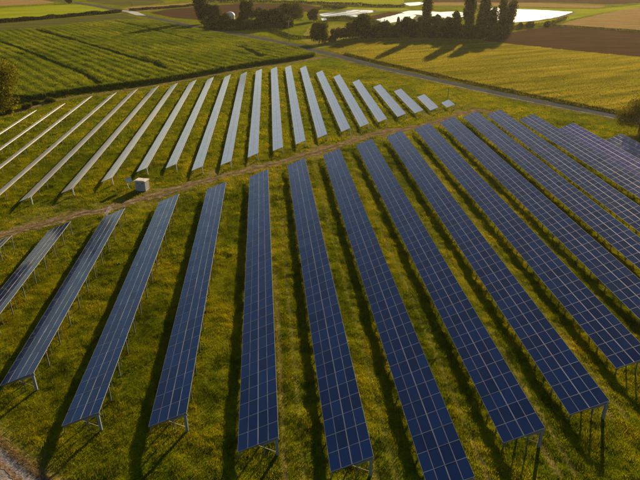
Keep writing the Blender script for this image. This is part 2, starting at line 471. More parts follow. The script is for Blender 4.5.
def ruts(X, Y):
    """wheel ruts between the front rows"""
    wear = np.zeros(X.shape)
    for i, r in enumerate(FRONT):
        c = line_x(r, Y)
        ok = (Y > r[2] - 6) & (Y < r[3] + 2)
        g = 1.0 if 6 <= i <= 11 else .3
        for off, s in ((-2.1, .8 * g), (-3.7, 1.0 * g)):
            w = np.exp(-((X - c - off - .3 * (vnoise(Y * .08, c) - .5)) / .25) ** 2) * s * (.7 + .7 * vnoise(X * .15, Y * .15))
            wear = np.maximum(wear, w * ok)
    return wear
def bare(X, Y):
    """how worn the meadow is: ruts, track margins, trampled corners"""
    wear = ruts(X, Y)
    d = line_dist(TRACK, X, Y)
    wear = np.maximum(wear, np.clip(1 - (d - 1.2) / 7.5, 0, 1) * np.clip(fbm(X * .25, Y * .25) * 2.4 - .75, 0, 1))
    d = line_dist(EDGE_PATH, X, Y)
    wear = np.maximum(wear, np.clip(1 - (d - .5) / 2.5, 0, 1) * .7)
    d = line_dist(CORNER_TRACK, X, Y)
    wear = np.maximum(wear, np.clip(1 - (d - 1.5) / 2.5, 0, 1) * .8)
    for (px, py, rr) in ((140, 193, 6), (60, 210, 7), (20, 225, 6), (215, 172, 5), (430, 116, 5), (66, 206, 4), (108, 212, 3.5), (485, 111, 5), (575, 131, 4), (150, 199, 4)):
        q = at(px, py); dd = np.hypot(X - q[0], (Y - q[1]) * .6)
        wear = np.maximum(wear, np.clip(1 - dd / rr, 0, 1) * 1.0 * np.clip(fbm(X * .5, Y * .5) * 2 - .4, 0, 1))
    return wear
def ground():
    def axis(a, b, step, far):
        c = list(np.arange(a, b + .01, step))
        d = step
        lo, hi = [], []
        v = a
        while v > -far: d *= 1.35; v -= d; lo.append(v)
        d = step; v = b
        while v < far * 1.6: d *= 1.35; v += d; hi.append(v)
        return np.array(lo[::-1] + c + hi)
    xs = axis(-62, 98, .5, 3500); ys = axis(26, 232, .5, 3500)
    X, Y = np.meshgrid(xs, ys)
    Z = hgt(X, Y)
    V = np.stack([X.ravel(), Y.ravel(), Z.ravel()], 1)
    nx, ny = len(xs), len(ys)
    i = np.arange(nx * ny).reshape(ny, nx)
    F = np.stack([i[:-1, :-1].ravel(), i[:-1, 1:].ravel(), i[1:, 1:].ravel(), i[1:, :-1].ravel()], 1)
    me = fast_mesh('ground', V, F, M['meadow'], smooth=True)
    # tyre ruts between the front rows, bare strips at the tracks
    wear = bare(X, Y)
    a = me.attributes.new('wear', 'FLOAT', 'POINT'); a.data.foreach_set('value', wear.ravel().astype(np.float32))
    o = link('ground', me); kind(o, 'structure')
ground()

def resample(pts, step):
    out = []
    n = len(pts)
    for i in range(n):
        a, b = pts[i], pts[(i + 1) % n]
        k = max(1, int(math.dist(a, b) / step))
        for j in range(k): out.append((a[0] + (b[0] - a[0]) * j / k, a[1] + (b[1] - a[1]) * j / k))
    return out
def field(name, poly, m, z, jit=.6, step=5):
    p = resample(poly, step)
    p = [(x + random.uniform(-jit, jit), y + random.uniform(-jit, jit)) for x, y in p]
    v = [(x, y, z) for x, y in p]
    tri = geometry.tessellate_polygon([[Vector(q) for q in v]])
    me = mesh_from(name, v, [tuple(t) for t in tri], [m])
    import bmesh
    bm = bmesh.new(); bm.from_mesh(me)
    for f in bm.faces:
        f.normal_update()
        if f.normal.z < 0: f.normal_flip()
    bm.to_mesh(me); bm.free()
    return kind(link(name, me), 'structure')
def strip(name, line, w, m, z, step=.6, ragged=.25, flat=False, off=0.0):
    """ribbon of ground along a line, following the unevenness"""
    pts = []
    for a, b in zip(line[:-1], line[1:]):
        k = max(1, int(math.dist(a, b) / step))
        pts += [(a[0] + (b[0] - a[0]) * j / k, a[1] + (b[1] - a[1]) * j / k) for j in range(k)]
    pts.append(line[-1])
    P = np.array(pts)
    for _ in range(int(3 / step) if step < 3 else 1):
        P[1:-1] = (P[:-2] + P[1:-1] * 2 + P[2:]) / 4
    T = np.gradient(P, axis=0); T /= np.linalg.norm(T, axis=1)[:, None] + 1e-9
    N = np.stack([-T[:, 1], T[:, 0]], 1)
    s = np.arange(len(P)) * step
    nl = 5
    L = w / 2 + ragged * (fbm(s * .5, s * 0 + 3) - .5) * 2 + ragged * (RNG.random(len(P)) - .5)
    Rr = w / 2 + ragged * (fbm(s * .5, s * 0 + 50) - .5) * 2 + ragged * (RNG.random(len(P)) - .5)
    V = []
    for j in range(nl):
        t = j / (nl - 1)
        q = P + N * (off + (-L * (1 - t) + Rr * t))[:, None]
        zz = z + (0 if flat else hgt(q[:, 0], q[:, 1])) + np.zeros(len(P))
        V.append(np.column_stack([q, zz]))
    V = np.stack(V, 1).reshape(-1, 3)
    i = np.arange(len(P) * nl).reshape(len(P), nl)
    F = np.stack([i[:-1, :-1].ravel(), i[:-1, 1:].ravel(), i[1:, 1:].ravel(), i[1:, :-1].ravel()], 1)
    return kind(link(name, fast_mesh(name, V, F, m)), 'structure')

field('cereal_field_soil', WHEAT, M['wheat_base'], .02)
field('ploughed_field', PLOUGH, M['plough'], .03)
field('stubble_field', STUBBLE, M['tan_field'], .04)
field('stubble_strip', TANSTRIP, M['tan_field'], .05, step=15)
field('distant_ploughed_field', TOPBROWN, M['plough'], .06, step=25)
field('young_crop_field', YELLOW1, M['yellow_field'], .05, step=8)
field('cut_meadow', GREYGREEN, M['grey_green'], .06, step=8)
field('distant_stubble_field', TAN0, M['tan_field'], .05, step=15)
field('pale_green_field', TOPGREEN, M['grey_green'], .05, step=15)
field('stubble_wedge', TAN1, M['tan_field'], .05)
field('brown_field', PLOUGH1, M['plough'], .06)
field('distant_crop_field', TOPYELLOW, M['yellow_field'], .05, step=15)
field('pond_meadow', MIDGREEN, M['yellow_field'], .05)
field('rough_pasture', MIDYELLOW, M['wheat_base'], .04)
field('pond_verge', GREENSTRIP, M['yellow_field'], .045)
for i, p in enumerate(PONDS):
    c = (sum(q[0] for q in p) / len(p), sum(q[1] for q in p) / len(p))
    def grow(poly, k):
        return [(c[0] + (x - c[0]) * (1 + k / math.dist((x, y), c)), c[1] + (y - c[1]) * (1 + k / math.dist((x, y), c))) for x, y in poly]
    field('pond_bank', grow(p, 4.5), M['shore'], .09, 1.0)
    field('pond', p, M['water'], .13, .8)
for p in PONDS_SMALL: field('puddle', p, M['water'], .13, .3)
# causeways that divide the first pond into strips
for a, b in (((327, 16.6), (360, 11.2)), ((323, 15.2), (352, 10.5)), ((332, 16.8), (368, 12.0))):
    A, B = at(*a), at(*b)
    strip('pond_causeway', [A, B], 1.5, M['shore'], .20, 3, .3, True)
strip('pond_causeway', [at(368, 19.2), at(388, 14.4), at(396, 12.4)], 12, M['plough'], .21, 3, .8, True)

strip('dirt_track', TRACK, 2.6, M['dirt'], .05, .5, .8)
strip('track_centre_grass', TRACK, .45, M['verge'], .07, .5, .4, off=-.1)
strip('gravel_track', CORNER_TRACK, 2.6, M['gravel'], .05, .3, .5)
strip('gravel_track_centre', CORNER_TRACK, .5, M['dirt'], .07, .3, .35)
strip('field_path', EDGE_PATH, 1.2, M['dirt'], .05, .6, .5)
strip('road_verge', ROAD, 10.5, M['verge'], .06, 1.5, .8)
strip('road', ROAD, 3.9, M['asphalt'], .10, 1.5, .08, True)
strip('road_gravel_shoulder', ROAD[13:], .55, M['gravel'], .11, 1.0, .3, True, off=-2.4)
field('junction_apron', W([(118, 10.6), (126, 12), (136, 15.4), (146, 15.6), (138, 12.2), (128, 10.6)]), M['concrete'], .13, .2)
strip('field_path', [at(322, 57.6), at(313, 59.6), at(300, 61)], 2.6, M['dirt'], .08, .6, .5)
field('gravel_patch', W([(103, 217), (107, 210), (111, 206), (113, 209), (110, 214), (106, 219)]), M['gravel'], .12, .25, .7)

# ------------------------------------------------------------------ solar rows
TILT = R(21.53); Z0 = .85
Wf = 3.856; HF = Wf * math.cos(TILT)
FR_G = 'dark blue solar panel rows in front of the dirt track'
BK_G = 'pale grey solar panel rows behind the dirt track'
T_slope = Matrix.Translation((0, 0, Z0)) @ Matrix.Rotation(-TILT, 4, 'Y')      # slope space: x up the slope, y along, z normal

def panel_geo(px, py, fr, thick=.035, inset=.004):
    """one framed module, centre at origin, top of frame at z=0"""
    a, b = px / 2, py / 2
    v = []
    for x, y in ((-a, -b), (a, -b), (a, b), (-a, b)): v.append((x, y, 0))
    for x, y in ((-a + fr, -b + fr), (a - fr, -b + fr), (a - fr, b - fr), (-a + fr, b - fr)): v.append((x, y, 0))
    for x, y in ((-a + fr, -b + fr), (a - fr, -b + fr), (a - fr, b - fr), (-a + fr, b - fr)): v.append((x, y, -inset))
    for x, y in ((-a, -b), (a, -b), (a, b), (-a, b)): v.append((x, y, -thick))
    f = []; m = []
    for k in range(4):
        j = (k + 1) % 4
        f.append((k, j, 4 + j, 4 + k)); m.append(1)
        f.append((4 + k, 4 + j, 8 + j, 8 + k)); m.append(1)
        f.append((12 + k, 12 + j, j, k)); m.append(1)
    f.append((8, 9, 10, 11)); m.append(0)
    f.append((15, 14, 13, 12)); m.append(2)
    uv = []
    for q in f:
        if q == (8, 9, 10, 11): uv += [(0, 0), (1, 0), (1, 1), (0, 1)]
        else: uv += [(.5, .5)] * len(q)
    return v, f, m, uv

FRONT_LABEL = [
    'leftmost dark blue solar row, only its thin far tip shows at the left edge',
    'second dark blue solar row from the left, cut off by the left edge',
    'third dark blue solar row from the left, its steel legs ending at the left edge',
    'dark blue solar row ending just above the bottom left gravel track',
    'fifth dark blue solar row from the left, right of the one above the gravel track',
    'most upright dark blue solar row, pointing straight at the camera',
    'seventh dark blue solar row from the left, ending near the bottom edge',
    'eighth dark blue solar row from the left, the one cut off by the bottom edge',
    'ninth dark blue solar row from the left, ending right of the cut off row',
    'tenth dark blue solar row from the left, ending clear at the lower right',
    'eleventh dark blue solar row from the left, its near end touching the right edge',
    'twelfth dark blue solar row from the left, leaving the right edge halfway down',
    'thirteenth dark blue solar row from the left, starting where the dirt track ends',
    'fourteenth dark blue solar row from the left, its tip highest in the photo',
    'fifteenth dark blue solar row from the left, directly below the violet row',
    'violet blue solar row, last of the big rows on the right',
    'short olive reflecting solar row in the shade of the roadside tree']
def front_row(i, r):
    x0, x1, ya, yb = r
    L = math.hypot(x1 - x0, yb - ya)
    root = bpy.data.objects.new('solar_panel_row', None); COL.objects.link(root)
    root.location = (x0, ya, 0); root.rotation_euler = (0, 0, -math.atan2(x1 - x0, yb - ya))
    root.empty_display_size = .5
    tag(root, FRONT_LABEL[i], 'solar panel row', FR_G)
    n = int(round(L / 1.965)); p = L / n
    cols = [Wf / 4 * (k + .5) + (-.012 if k < 2 else .012) * (1 if k in (1, 2) else .3) for k in range(4)]
    v, f, m, uv = panel_geo(Wf / 4 - .020, p - .016, .023)
    cellm = M['cells_violet'] if i == 15 else M['cells']
    me = mesh_from('solar_panel', v, f, [cellm, M['frame'], M['backsheet']], m, uv, [0] * len(f))
    cells = [(a, b) for b in range(n) for a in range(4)]
    # the hundred panels that show largest stay single, the rest are one part
    lim = 100 if i < 16 else 40
    vis0 = 0
    if i >= 10: vis0 = max(0, int({10: 0, 11: 1, 12: 2, 13: 4, 14: 5, 15: 6, 16: 6}[i] / p))
    near = [c for c in cells if c[1] >= vis0][:lim]
    ns = set(near)
    jit = random.Random(i)
    first = None
    for a, b in near:
        o = bpy.data.objects.new('solar_panel', me); COL.objects.link(o)
        o.parent = root
        T = T_slope @ Matrix.Translation((cols[a], (b + .5) * p, jit.uniform(-.004, .004))) @ Matrix.Rotation(jit.gauss(0, .004), 4, 'X') @ Matrix.Rotation(jit.gauss(0, .003) + (.004, 0, -.014, .003)[a], 4, 'Y')
        o.matrix_local = T
    rest = [c for c in cells if c not in ns]
    if rest:
        V = []; Fc = []; mm = []; UV = []; var = []
        for a, b in rest:
            T = T_slope @ Matrix.Translation((cols[a], (b + .5) * p, jit.uniform(-.004, .004))) @ Matrix.Rotation(jit.gauss(0, .004), 4, 'X') @ Matrix.Rotation(jit.gauss(0, .003) + (.004, 0, -.014, .003)[a], 4, 'Y')
            k = len(V)
            V += [tuple(T @ Vector(q)) for q in v]
            Fc += [tuple(k + j for j in q) for q in f]; mm += m; UV += uv; var += [jit.random()] * len(f)
        o = link('solar_panels', mesh_from('solar_panels', V, Fc, [cellm, M['frame'], M['backsheet']], mm, UV, var), root)
        o['kind'] = 'stuff'
    # mounting: four purlins along the row
    for xs in (Wf * .12, Wf * .5, Wf * .88):
        b = MB()
        if abs(xs - Wf * .5) < .01: b.box(xs - .022, xs + .022, .0, L, -.03, -.006, 0, T_slope)
        else: b.box(xs - .03, xs + .03, .02, L - .02, -.115, -.037, 0, T_slope)
        b.build('purlin' if abs(xs - Wf * .5) > .01 else 'joint_rail', M['frame'] if abs(xs - Wf * .5) < .01 else M['steel'], root)
    np_ = max(2, int(round(L / 3.93)))
    hi = T_slope @ Vector((Wf * .93, 0, -.2)); lo = T_slope @ Vector((Wf * .05, 0, -.2))
    rm = MB(); rm.box(.05, Wf - .1, -.045, .045, -.215, -.117, 0, T_slope); rme = mesh_from('rafter', rm.v, rm.f, [M['steel']], rm.m)
    hm = MB(); hm.box(hi.x - .055, hi.x + .055, -.045, .045, -.3, hi.z - .005); hme = mesh_from('support_post', hm.v, hm.f, [M['steel']], hm.m)
    lm = MB(); lm.beam((lo.x - .22, 0, -.3), (lo.x, 0, lo.z - .0), .09); lme = mesh_from('foot_post', lm.v, lm.f, [M['steel']], lm.m)
    mid = T_slope @ Vector((Wf * .45, 0, -.2))
    bm_ = MB(); bm_.beam((hi.x - .09, .07, .35), (mid.x, .07, mid.z), .035); bme2 = mesh_from('brace', bm_.v, bm_.f, [M['cable']], bm_.m)
    for k in range(np_ + 1):
        y = .12 + (L - .24) * k / np_
        link('rafter', rme, root, (0, y, 0))
        link('support_post', hme, root, (0, y, 0))
        link('foot_post', lme, root, (0, y, 0))
        if k == 0: link('brace', bme2, root, (0, y, 0))
    # lighter posts between the main ones carry the high purlin
    tp = T_slope @ Vector((Wf * .88, 0, -.115))
    pm = MB(); pm.box(tp.x - .02, tp.x + .02, -.02, .02, -.3, tp.z); pme = mesh_from('slim_post', pm.v, pm.f, [M['steel']], pm.m)
    for k in range(np_):
        link('slim_post', pme, root, (0, .12 + (L - .24) * (k + .42) / np_, 0))
    e = MB(); e.box(hi.x - .12, hi.x + .12, -.02, .055, -.3, hi.z - .01); e.box(hi.x - .12, hi.x - .09, .056, .16, -.3, hi.z - .012); e.box(hi.x + .09, hi.x + .12, .056, .16, -.3, hi.z - .012)
    e.box(Wf * .55, Wf - .06, .0, .06, -.34, -.217, 0, T_slope); e.build('end_leg', M['end_steel'], root)
    # end bracing and cable conduit under the near end
    e = MB(); m2 = T_slope @ Vector((Wf * .62, 0, -.2))
    e.box(m2.x - .035, m2.x + .035, .1, .17, -.2, m2.z); e.build('end_post', M['steel'], root)
    e = MB(); e.tube([(m2.x - .08, .2, m2.z), (m2.x - .12, .1, 1.0), (m2.x - .16, -.15, .5), (m2.x - .3, -.6, .02)], .022, 6); e.build('cable', M['cable'], root)
    return root
for i, r in enumerate(FRONT): front_row(i, r)

BACK = [(-65.9, -65.24, 128.0, 164.90), (-60.9, -59.89, 113.0, 172.39), (-55.9, -54.70, 104.0, 181.48), (-50.15, -48.48, 95.0, 185.82),
        (-44.26, -43.02, 99.14, 190.45), (-38.16, -37.16, 102.67, 194.52), (-32.36, -31.68, 107.76, 198.85), (-26.75, -26.12, 112.97, 203.41),
        (-21.28, -20.63, 114.74, 208.23), (-15.89, -15.01, 112.66, 212.34), (-10.32, -9.51, 115.55, 216.65), (-4.89, -4.14, 120.17, 222.24),
        (.51, 1.46, 124.09, 225.92), (5.76, 6.83, 128.52, 228.65), (11.16, 12.44, 133.23, 226.84), (17.30, 17.70, 137.92, 216.42),
        (22.51, 23.14, 141.80, 208.27), (27.82, 28.41, 145.91, 198.15), (33.85, 34.01, 150.69, 189.49), (39.31, 39.25, 154.03, 182.20),
        (44.27, 44.57, 156.70, 173.57), (49.78, 49.71, 159.55, 165.51)]
BACK_LABEL = [
    'leftmost thin pale solar row beside the golden bush, almost edge on',
    'second thin pale solar row behind the track, running out at the left edge',
    'third thin pale solar row behind the track, running out at the left edge',
    'fourth thin pale solar row from the left behind the track, leaving the left edge lowest',
    'pale grey solar row with white end leg and long end shadow near the left edge',
    'pale grey solar row right of the one nearest the left edge, sixth behind the track',
    'pale grey solar row, seventh behind the track counted from the left edge',
    'pale grey solar row whose near end stands right above the utility cabinet',
    'whitish solar row first to the right of the utility cabinet, ninth behind the track',
    'whitish solar row reaching lowest right of the cabinet, tenth behind the track',
    'whitish solar row, eleventh from the left behind the track',
    'bright white solar row leaning slightly left, twelfth from the left behind the track',
    'bright white solar row standing almost upright, thirteenth from the left behind the track',
    'bright white solar row, fourteenth from the left behind the track',
    'bright white solar row reaching farthest, fifteenth from the left behind the track',
    'light grey solar row whose far end lies near the field path junction',
    'light grey solar row, seventeenth from the left behind the track',
    'light grey solar row, eighteenth from the left behind the track',
    'grey blue solar row, fourth from the right behind the track',
    'shorter grey blue solar row, third from the right among the back rows',
    'short stubby grey blue solar row next to the tiny lone table',
    'tiny lone solar table, the shortest and rightmost behind the track']
Wb = 2.36
T_back = Matrix.Translation((.05, 0, .66)) @ Matrix.Rotation(-TILT, 4, 'Y')
def back_row(i, r):
    x0, x1, ya, yb = r
    L = math.hypot(x1 - x0, yb - ya)
    root = bpy.data.objects.new('solar_panel_row', None); COL.objects.link(root)
    root.location = (x0, ya, 0); root.rotation_euler = (0, 0, -math.atan2(x1 - x0, yb - ya))
    tag(root, BACK_LABEL[i], 'solar panel row', BK_G)
    n = max(4, int(round(L / 1.25))); p = L / n
    jit = random.Random(100 + i)
    v, f, m, uv = panel_geo(Wb / 4 - .010, p - .004, .006)
    V = []; Fc = []; mm = []; UV = []; var = []
    for b in range(n):
        for a in range(4):
            T = T_back @ Matrix.Translation((Wb / 4 * (a + .5) + (-.02 if a < 2 else .02), (b + .5) * p, 0)) @ Matrix.Rotation(jit.gauss(0, .0012), 4, 'X') @ Matrix.Rotation(jit.gauss(0, .0012) + (.022, .012, -.012, -.030)[a], 4, 'Y')
            k = len(V)
            V += [tuple(T @ Vector(q)) for q in v]
            Fc += [tuple(k + j for j in q) for q in f]; mm += m; UV += uv; var += [jit.random()] * len(f)
    link('panel_surface', mesh_from('panel_surface', V, Fc, [M['cells_glare'], M['frame_dark'], M['backsheet']], mm, UV, var), root)
    b = MB(); b.box(Wb * .5 - .03, Wb * .5 + .03, 0, L, -.03, -.006, 0, T_back); b.build('joint_rail', M['frame'], root)
    for xs in (Wb * .15, Wb * .88):
        b = MB(); b.box(xs - .03, xs + .03, .02, L - .02, -.12, -.037, 0, T_back); b.build('purlin', M['steel'], root)
    np_ = max(1, int(round(L / 4.0)))
    hi = T_back @ Vector((Wb * .93, 0, -.12)); lo = T_back @ Vector((Wb * .08, 0, -.12))
    hm = MB(); hm.box(hi.x - .04, hi.x + .04, -.035, .035, -.3, hi.z - .003); hme = mesh_from('support_post', hm.v, hm.f, [M['frame_dark']], hm.m)
    lm = MB(); lm.box(lo.x - .04, lo.x + .04, -.04, .04, -.3, lo.z - .003); lme = mesh_from('foot_post', lm.v, lm.f, [M['steel']], lm.m)
    for k in range(np_ + 1):
        y = .1 + (L - .2) * k / np_
        link('support_post', hme, root, (0, y, 0)); link('foot_post', lme, root, (0, y, 0))
    # pale end leg with a short arm, as on the near ends
    e = MB()
    e.beam((hi.x + .12, -.1, -.2), (hi.x + .02, .06, hi.z + .1), .17, .10); e.build('end_leg', M['white_paint'], root)
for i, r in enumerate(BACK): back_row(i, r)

# ------------------------------------------------------------------ utility cabinet and inverter box
def cabinet():
    p = at(142, 191)
    root = bpy.data.objects.new('utility_cabinet', None); COL.objects.link(root)
    root.location = (p[0], p[1] + .9, 0); root.rotation_euler = (0, 0, R(-18)); root.scale = (.86, .86, .86)
    tag(root, 'pale concrete utility cabinet standing alone on the grass beside the dirt track', 'utility cabinet')
    b = MB(); b.box(-1.25, 1.25, -.95, .95, -.2, .18); b.build('plinth', M['concrete'], root)
    b = MB(); b.box(-1.18, 1.18, -.88, .88, .18, 2.05); b.build('housing', M['grey_paint'], root)
    b = MB(); b.box(-1.32, 1.32, -1.02, 1.02, 2.05, 2.2); b.box(-1.1, 1.1, -.8, .8, 2.2, 2.27); b.build('roof', M['cream_wall'], root)
    for s in (-1, 1):
        b = MB(); b.box(.02 if s > 0 else -1.05, 1.05 if s > 0 else -.02, -.915, -.883, .3, 1.95)
        d = b.build('door', M['grey_paint'], root)
        h = MB(); h.box(.08 * s - .02, .08 * s + .02, -.96, -.918, 1.0, 1.25); h.build('handle', M['steel'], d)
        g = MB()
        for k in range(5): g.box(.3 * s + (.0 if s > 0 else -.5), .3 * s + (.5 if s > 0 else 0), -.93, -.917, 1.5 + k * .07, 1.54 + k * .07)
        g.build('vent', M['steel'], d)
    b = MB(); b.tube([(.4, .3, 2.27), (.4, .3, 2.75)], .04, 6); b.build('roof_vent', M['steel'], root)
    # the box on a leaning post
    p = at(129.5, 189)
    root = bpy.data.objects.new('inverter_box', None); COL.objects.link(root)
    root.location = (p[0], p[1], 0); root.scale = (.8, .8, .85)
    tag(root, 'white inverter box on a thin slanting post left of the utility cabinet', 'inverter box')
    b = MB(); b.beam((0, 0, -.3), (-.55, .3, 2.0), .09); b.build('post', M['white_paint'], root)
    T = Matrix.Translation((.15, .5, 1.9)) @ Matrix.Rotation(R(20), 4, 'Z') @ Matrix.Rotation(R(-12), 4, 'Y')
    b = MB(); b.box(-.65, .55, -.25, .25, -.5, .55, 0, T); b.build('casing', M['white_paint'], root)
    b = MB(); b.box(-.75, .62, -.35, .32, .553, .62, 0, T); b.build('rain_hood', M['steel'], root)
    b = MB(); b.beam((.6, .9, -.3), (.35, .6, 1.5), .07); b.build('strut', M['steel'], root)
cabinet()

def pole(px, py, top_py, label, arms=True, r=.13, m=None):
    p = at(px, py)
    h = height_for(p, top_py)
    root = bpy.data.objects.new('utility_pole', None); COL.objects.link(root); root.location = (p[0], p[1], 0)
    tag(root, label, 'utility pole')
    b = MB(); b.tube([(0, 0, -.5), (0, 0, h * .5), (0, 0, h)], [r * 1.3, r * 1.1, r * .8], 8); b.build('shaft', m or M['wood_pole'], root, smooth=True)
    if arms:
        b = MB(); b.box(-1.0, 1.0, -.06, .06, h - .75, h - .6); b.build('crossarm', m or M['wood_pole'], root)
        for x in (-.85, 0, .85):
            b = MB(); b.lathe([(.02, h - .6), (.07, h - .56), (.05, h - .48), (.07, h - .42), (.0, h - .36)], 8, c=(x, 0)); b.build('insulator', M['white_paint'], root)
pole(289, 41.5, 20, 'weathered wooden utility pole beside the road in front of the round trees')
pole(447.8, 98, 87, 'thin dark pole in the grass behind the tiny lone solar table', False, .09, M['cable'])
pole(132.5, 5.5, -1, 'small distant pole in the pale field beyond the road junction', False, .2)

# white dome among the trees
def dome():
    p = at(230.5, 19)
    root = bpy.data.objects.new('domed_tank', None); COL.objects.link(root); root.location = (p[0], p[1], 0)
    tag(root, 'white domed tank on a cream round wall between the dark trees', 'storage tank')
    b = MB(); b.lathe([(3.0, -.3), (3.0, 2.0)], 28); b.build('wall', M['cream_wall'], root, smooth=True)
    pr = [(3.15, 2.0)] + [(3.15 * math.cos(R(a)), 2.02 + 2.7 * math.sin(R(a))) for a in range(0, 91, 9)]
    b = MB(); b.lathe(pr, 28); b.build('dome', M['white_paint'], root, smooth=True)
    b = MB(); b.box(-.5, .5, -3.06, -2.9, 0, 2.0); b.build('door', M['wood_pole'], root)
dome()

# ------------------------------------------------------------------ plants built of many small leaves
def cards(C, size, aspect=1.0, up=0.0):
    """quads of given size at centres C with random orientation; up pushes them towards vertical"""
    n = len(C)
    a = RNG.normal(size=(n, 3)); a[:, 2] = a[:, 2] * (1 - up) + up * 2 * np.abs(RNG.normal(size=n)); a /= np.linalg.norm(a, axis=1)[:, None]
    b = RNG.normal(size=(n, 3)); b -= (a * b).sum(1)[:, None] * a; b /= np.linalg.norm(b, axis=1)[:, None]
    s = (size * (0.6 + .8 * RNG.random(n)))[:, None] if np.isscalar(size) else size[:, None]
    a = a * s * aspect; b = b * s * .5
    V = np.stack([C - a * .5, C + b * .6, C + a * .5, C - b * .6], 1).reshape(-1, 3)
    F = np.arange(4 * n).reshape(n, 4)
    return V, F

def lobes(shape, h, w):
    """centres and radii of leafy masses for a crown of height h (above 0) and width w"""
    L = []
    if shape == 'round':
        for _ in range(17):
            t = random.uniform(0, 2 * math.pi); z = random.uniform(.14, .86); rr = math.sin(math.pi * min(.9, max(.2, z))) ** .6 * w * .34 * random.uniform(.5, 1.15)
            L.append(((rr * math.cos(t), rr * math.sin(t), z * h), random.uniform(.12, .22) * w))
        L.append(((0, 0, .5 * h), .28 * w))
    elif shape == 'bush':
        for _ in range(12):
            t = random.uniform(0, 2 * math.pi); rr = w * .34 * random.random() ** .5
            L.append(((rr * math.cos(t), rr * math.sin(t), random.uniform(.15, .72) * h * (1 - rr / w * .5)), random.uniform(.14, .24) * w))
    elif shape == 'poplar':
        for k in range(16):
            z = .12 + .82 * k / 15
            rr = w * .16 * math.sin(math.pi * (1 - z) ** .7)
            t = random.uniform(0, 2 * math.pi)
            L.append(((rr * math.cos(t), rr * math.sin(t), z * h), w * (.20 + .20 * math.sin(math.pi * min(.98, (1.02 - z) ** .75)))))
    elif shape == 'cone':
        for k in range(14):
            z = .1 + .85 * k / 13
            rr = w * .22 * (1 - z)
            t = random.uniform(0, 2 * math.pi)
            L.append(((rr * math.cos(t), rr * math.sin(t), z * h), w * (.08 + .32 * (1 - z))))
    return L

def plant(name, base, h, w, shape, m, label, cat, group=None, n=2600, leaf=.55, trunk=.13):
    root = bpy.data.objects.new(name, None); COL.objects.link(root)
    root.location = (base[0], base[1], 0); root.rotation_euler = (0, 0, random.uniform(0, 6))
    tag(root, label, cat, group)
    tk = h * trunk
    Ls = lobes(shape, h - tk, w)
    C = []
    tot = sum(r ** 2 for _, r in Ls)
    var = []
    for (c, r) in Ls:
        k = int(n * r * r / tot)
        d = RNG.normal(size=(k, 3)); d /= np.linalg.norm(d, axis=1)[:, None]
        rad = r * (RNG.random(k) ** .45) * (1 + .25 * (RNG.random(k) - .3))
        zs = 1.35 if shape in ('poplar', 'cone') else 1.0
        q = d * rad[:, None]; q[:, 2] *= zs
        C.append(q + np.array(c) + np.array([0, 0, tk]))
        var.append(np.clip(random.uniform(.25, .75) + .25 * RNG.normal(size=k), 0, 1))
    # stray twigs outside the masses break the outline
    k = int(n * .05)
    d = RNG.normal(size=(k, 3)); d /= np.linalg.norm(d, axis=1)[:, None]
    pick = [Ls[i] for i in RNG.integers(0, len(Ls), k)]
    C.append(np.array([c for c, _ in pick]) + d * np.array([r for _, r in pick])[:, None] * 1.25 + np.array([0, 0, tk])); var.append(RNG.random(k))
    C = np.concatenate(C); var = np.concatenate(var)
    C[:, 2] = np.maximum(C[:, 2], .15)
    V, F = cards(C, leaf)
    link('crown' if cat != 'bush' else 'foliage', fast_mesh('crown', V, F, m, var), root)
    b = MB()
    th = h * (.75 if shape in ('poplar', 'cone') else .55)
    r0 = max(.06, h * .022)
    b.tube([(0, 0, -.3), (.02 * h, 0, th * .4), (-.01 * h, .01 * h, th)], [r0 * 1.4, r0, r0 * .4], 7)
    for k in range(5 if shape in ('round', 'bush') else 4):
        t = random.uniform(0, 6.28); z = random.uniform(.25, .6) * th
        e = (math.cos(t) * w * .27, math.sin(t) * w * .27, z + h * .25)
        b.tube([(0, 0, z), (e[0] * .5, e[1] * .5, z + h * .10), e], [r0 * .55, r0 * .4, r0 * .15], 5)
    b.build('trunk' if cat != 'bush' else 'stems', M['bark'], root, smooth=True)
    return root

def tree_px(px, by, ty, wpx, shape, m, label, cat='tree', name=None, group='trees beyond the solar park', n=2600, leaf=.6, trunk=.13):
    p = at(px, by); s = scale_at(p)
    # height so that the top projects at ty
    h = height_for(p, ty)
    w = wpx * (.88 if shape == 'poplar' else 1.1) / s
    nm = name or {'round': 'broadleaf_tree', 'bush': 'bush', 'poplar': 'poplar_tree', 'cone': 'cypress_tree'}[shape]
    return plant(nm, p, h, w, shape, M[m], label, cat, group, n, leaf, trunk)

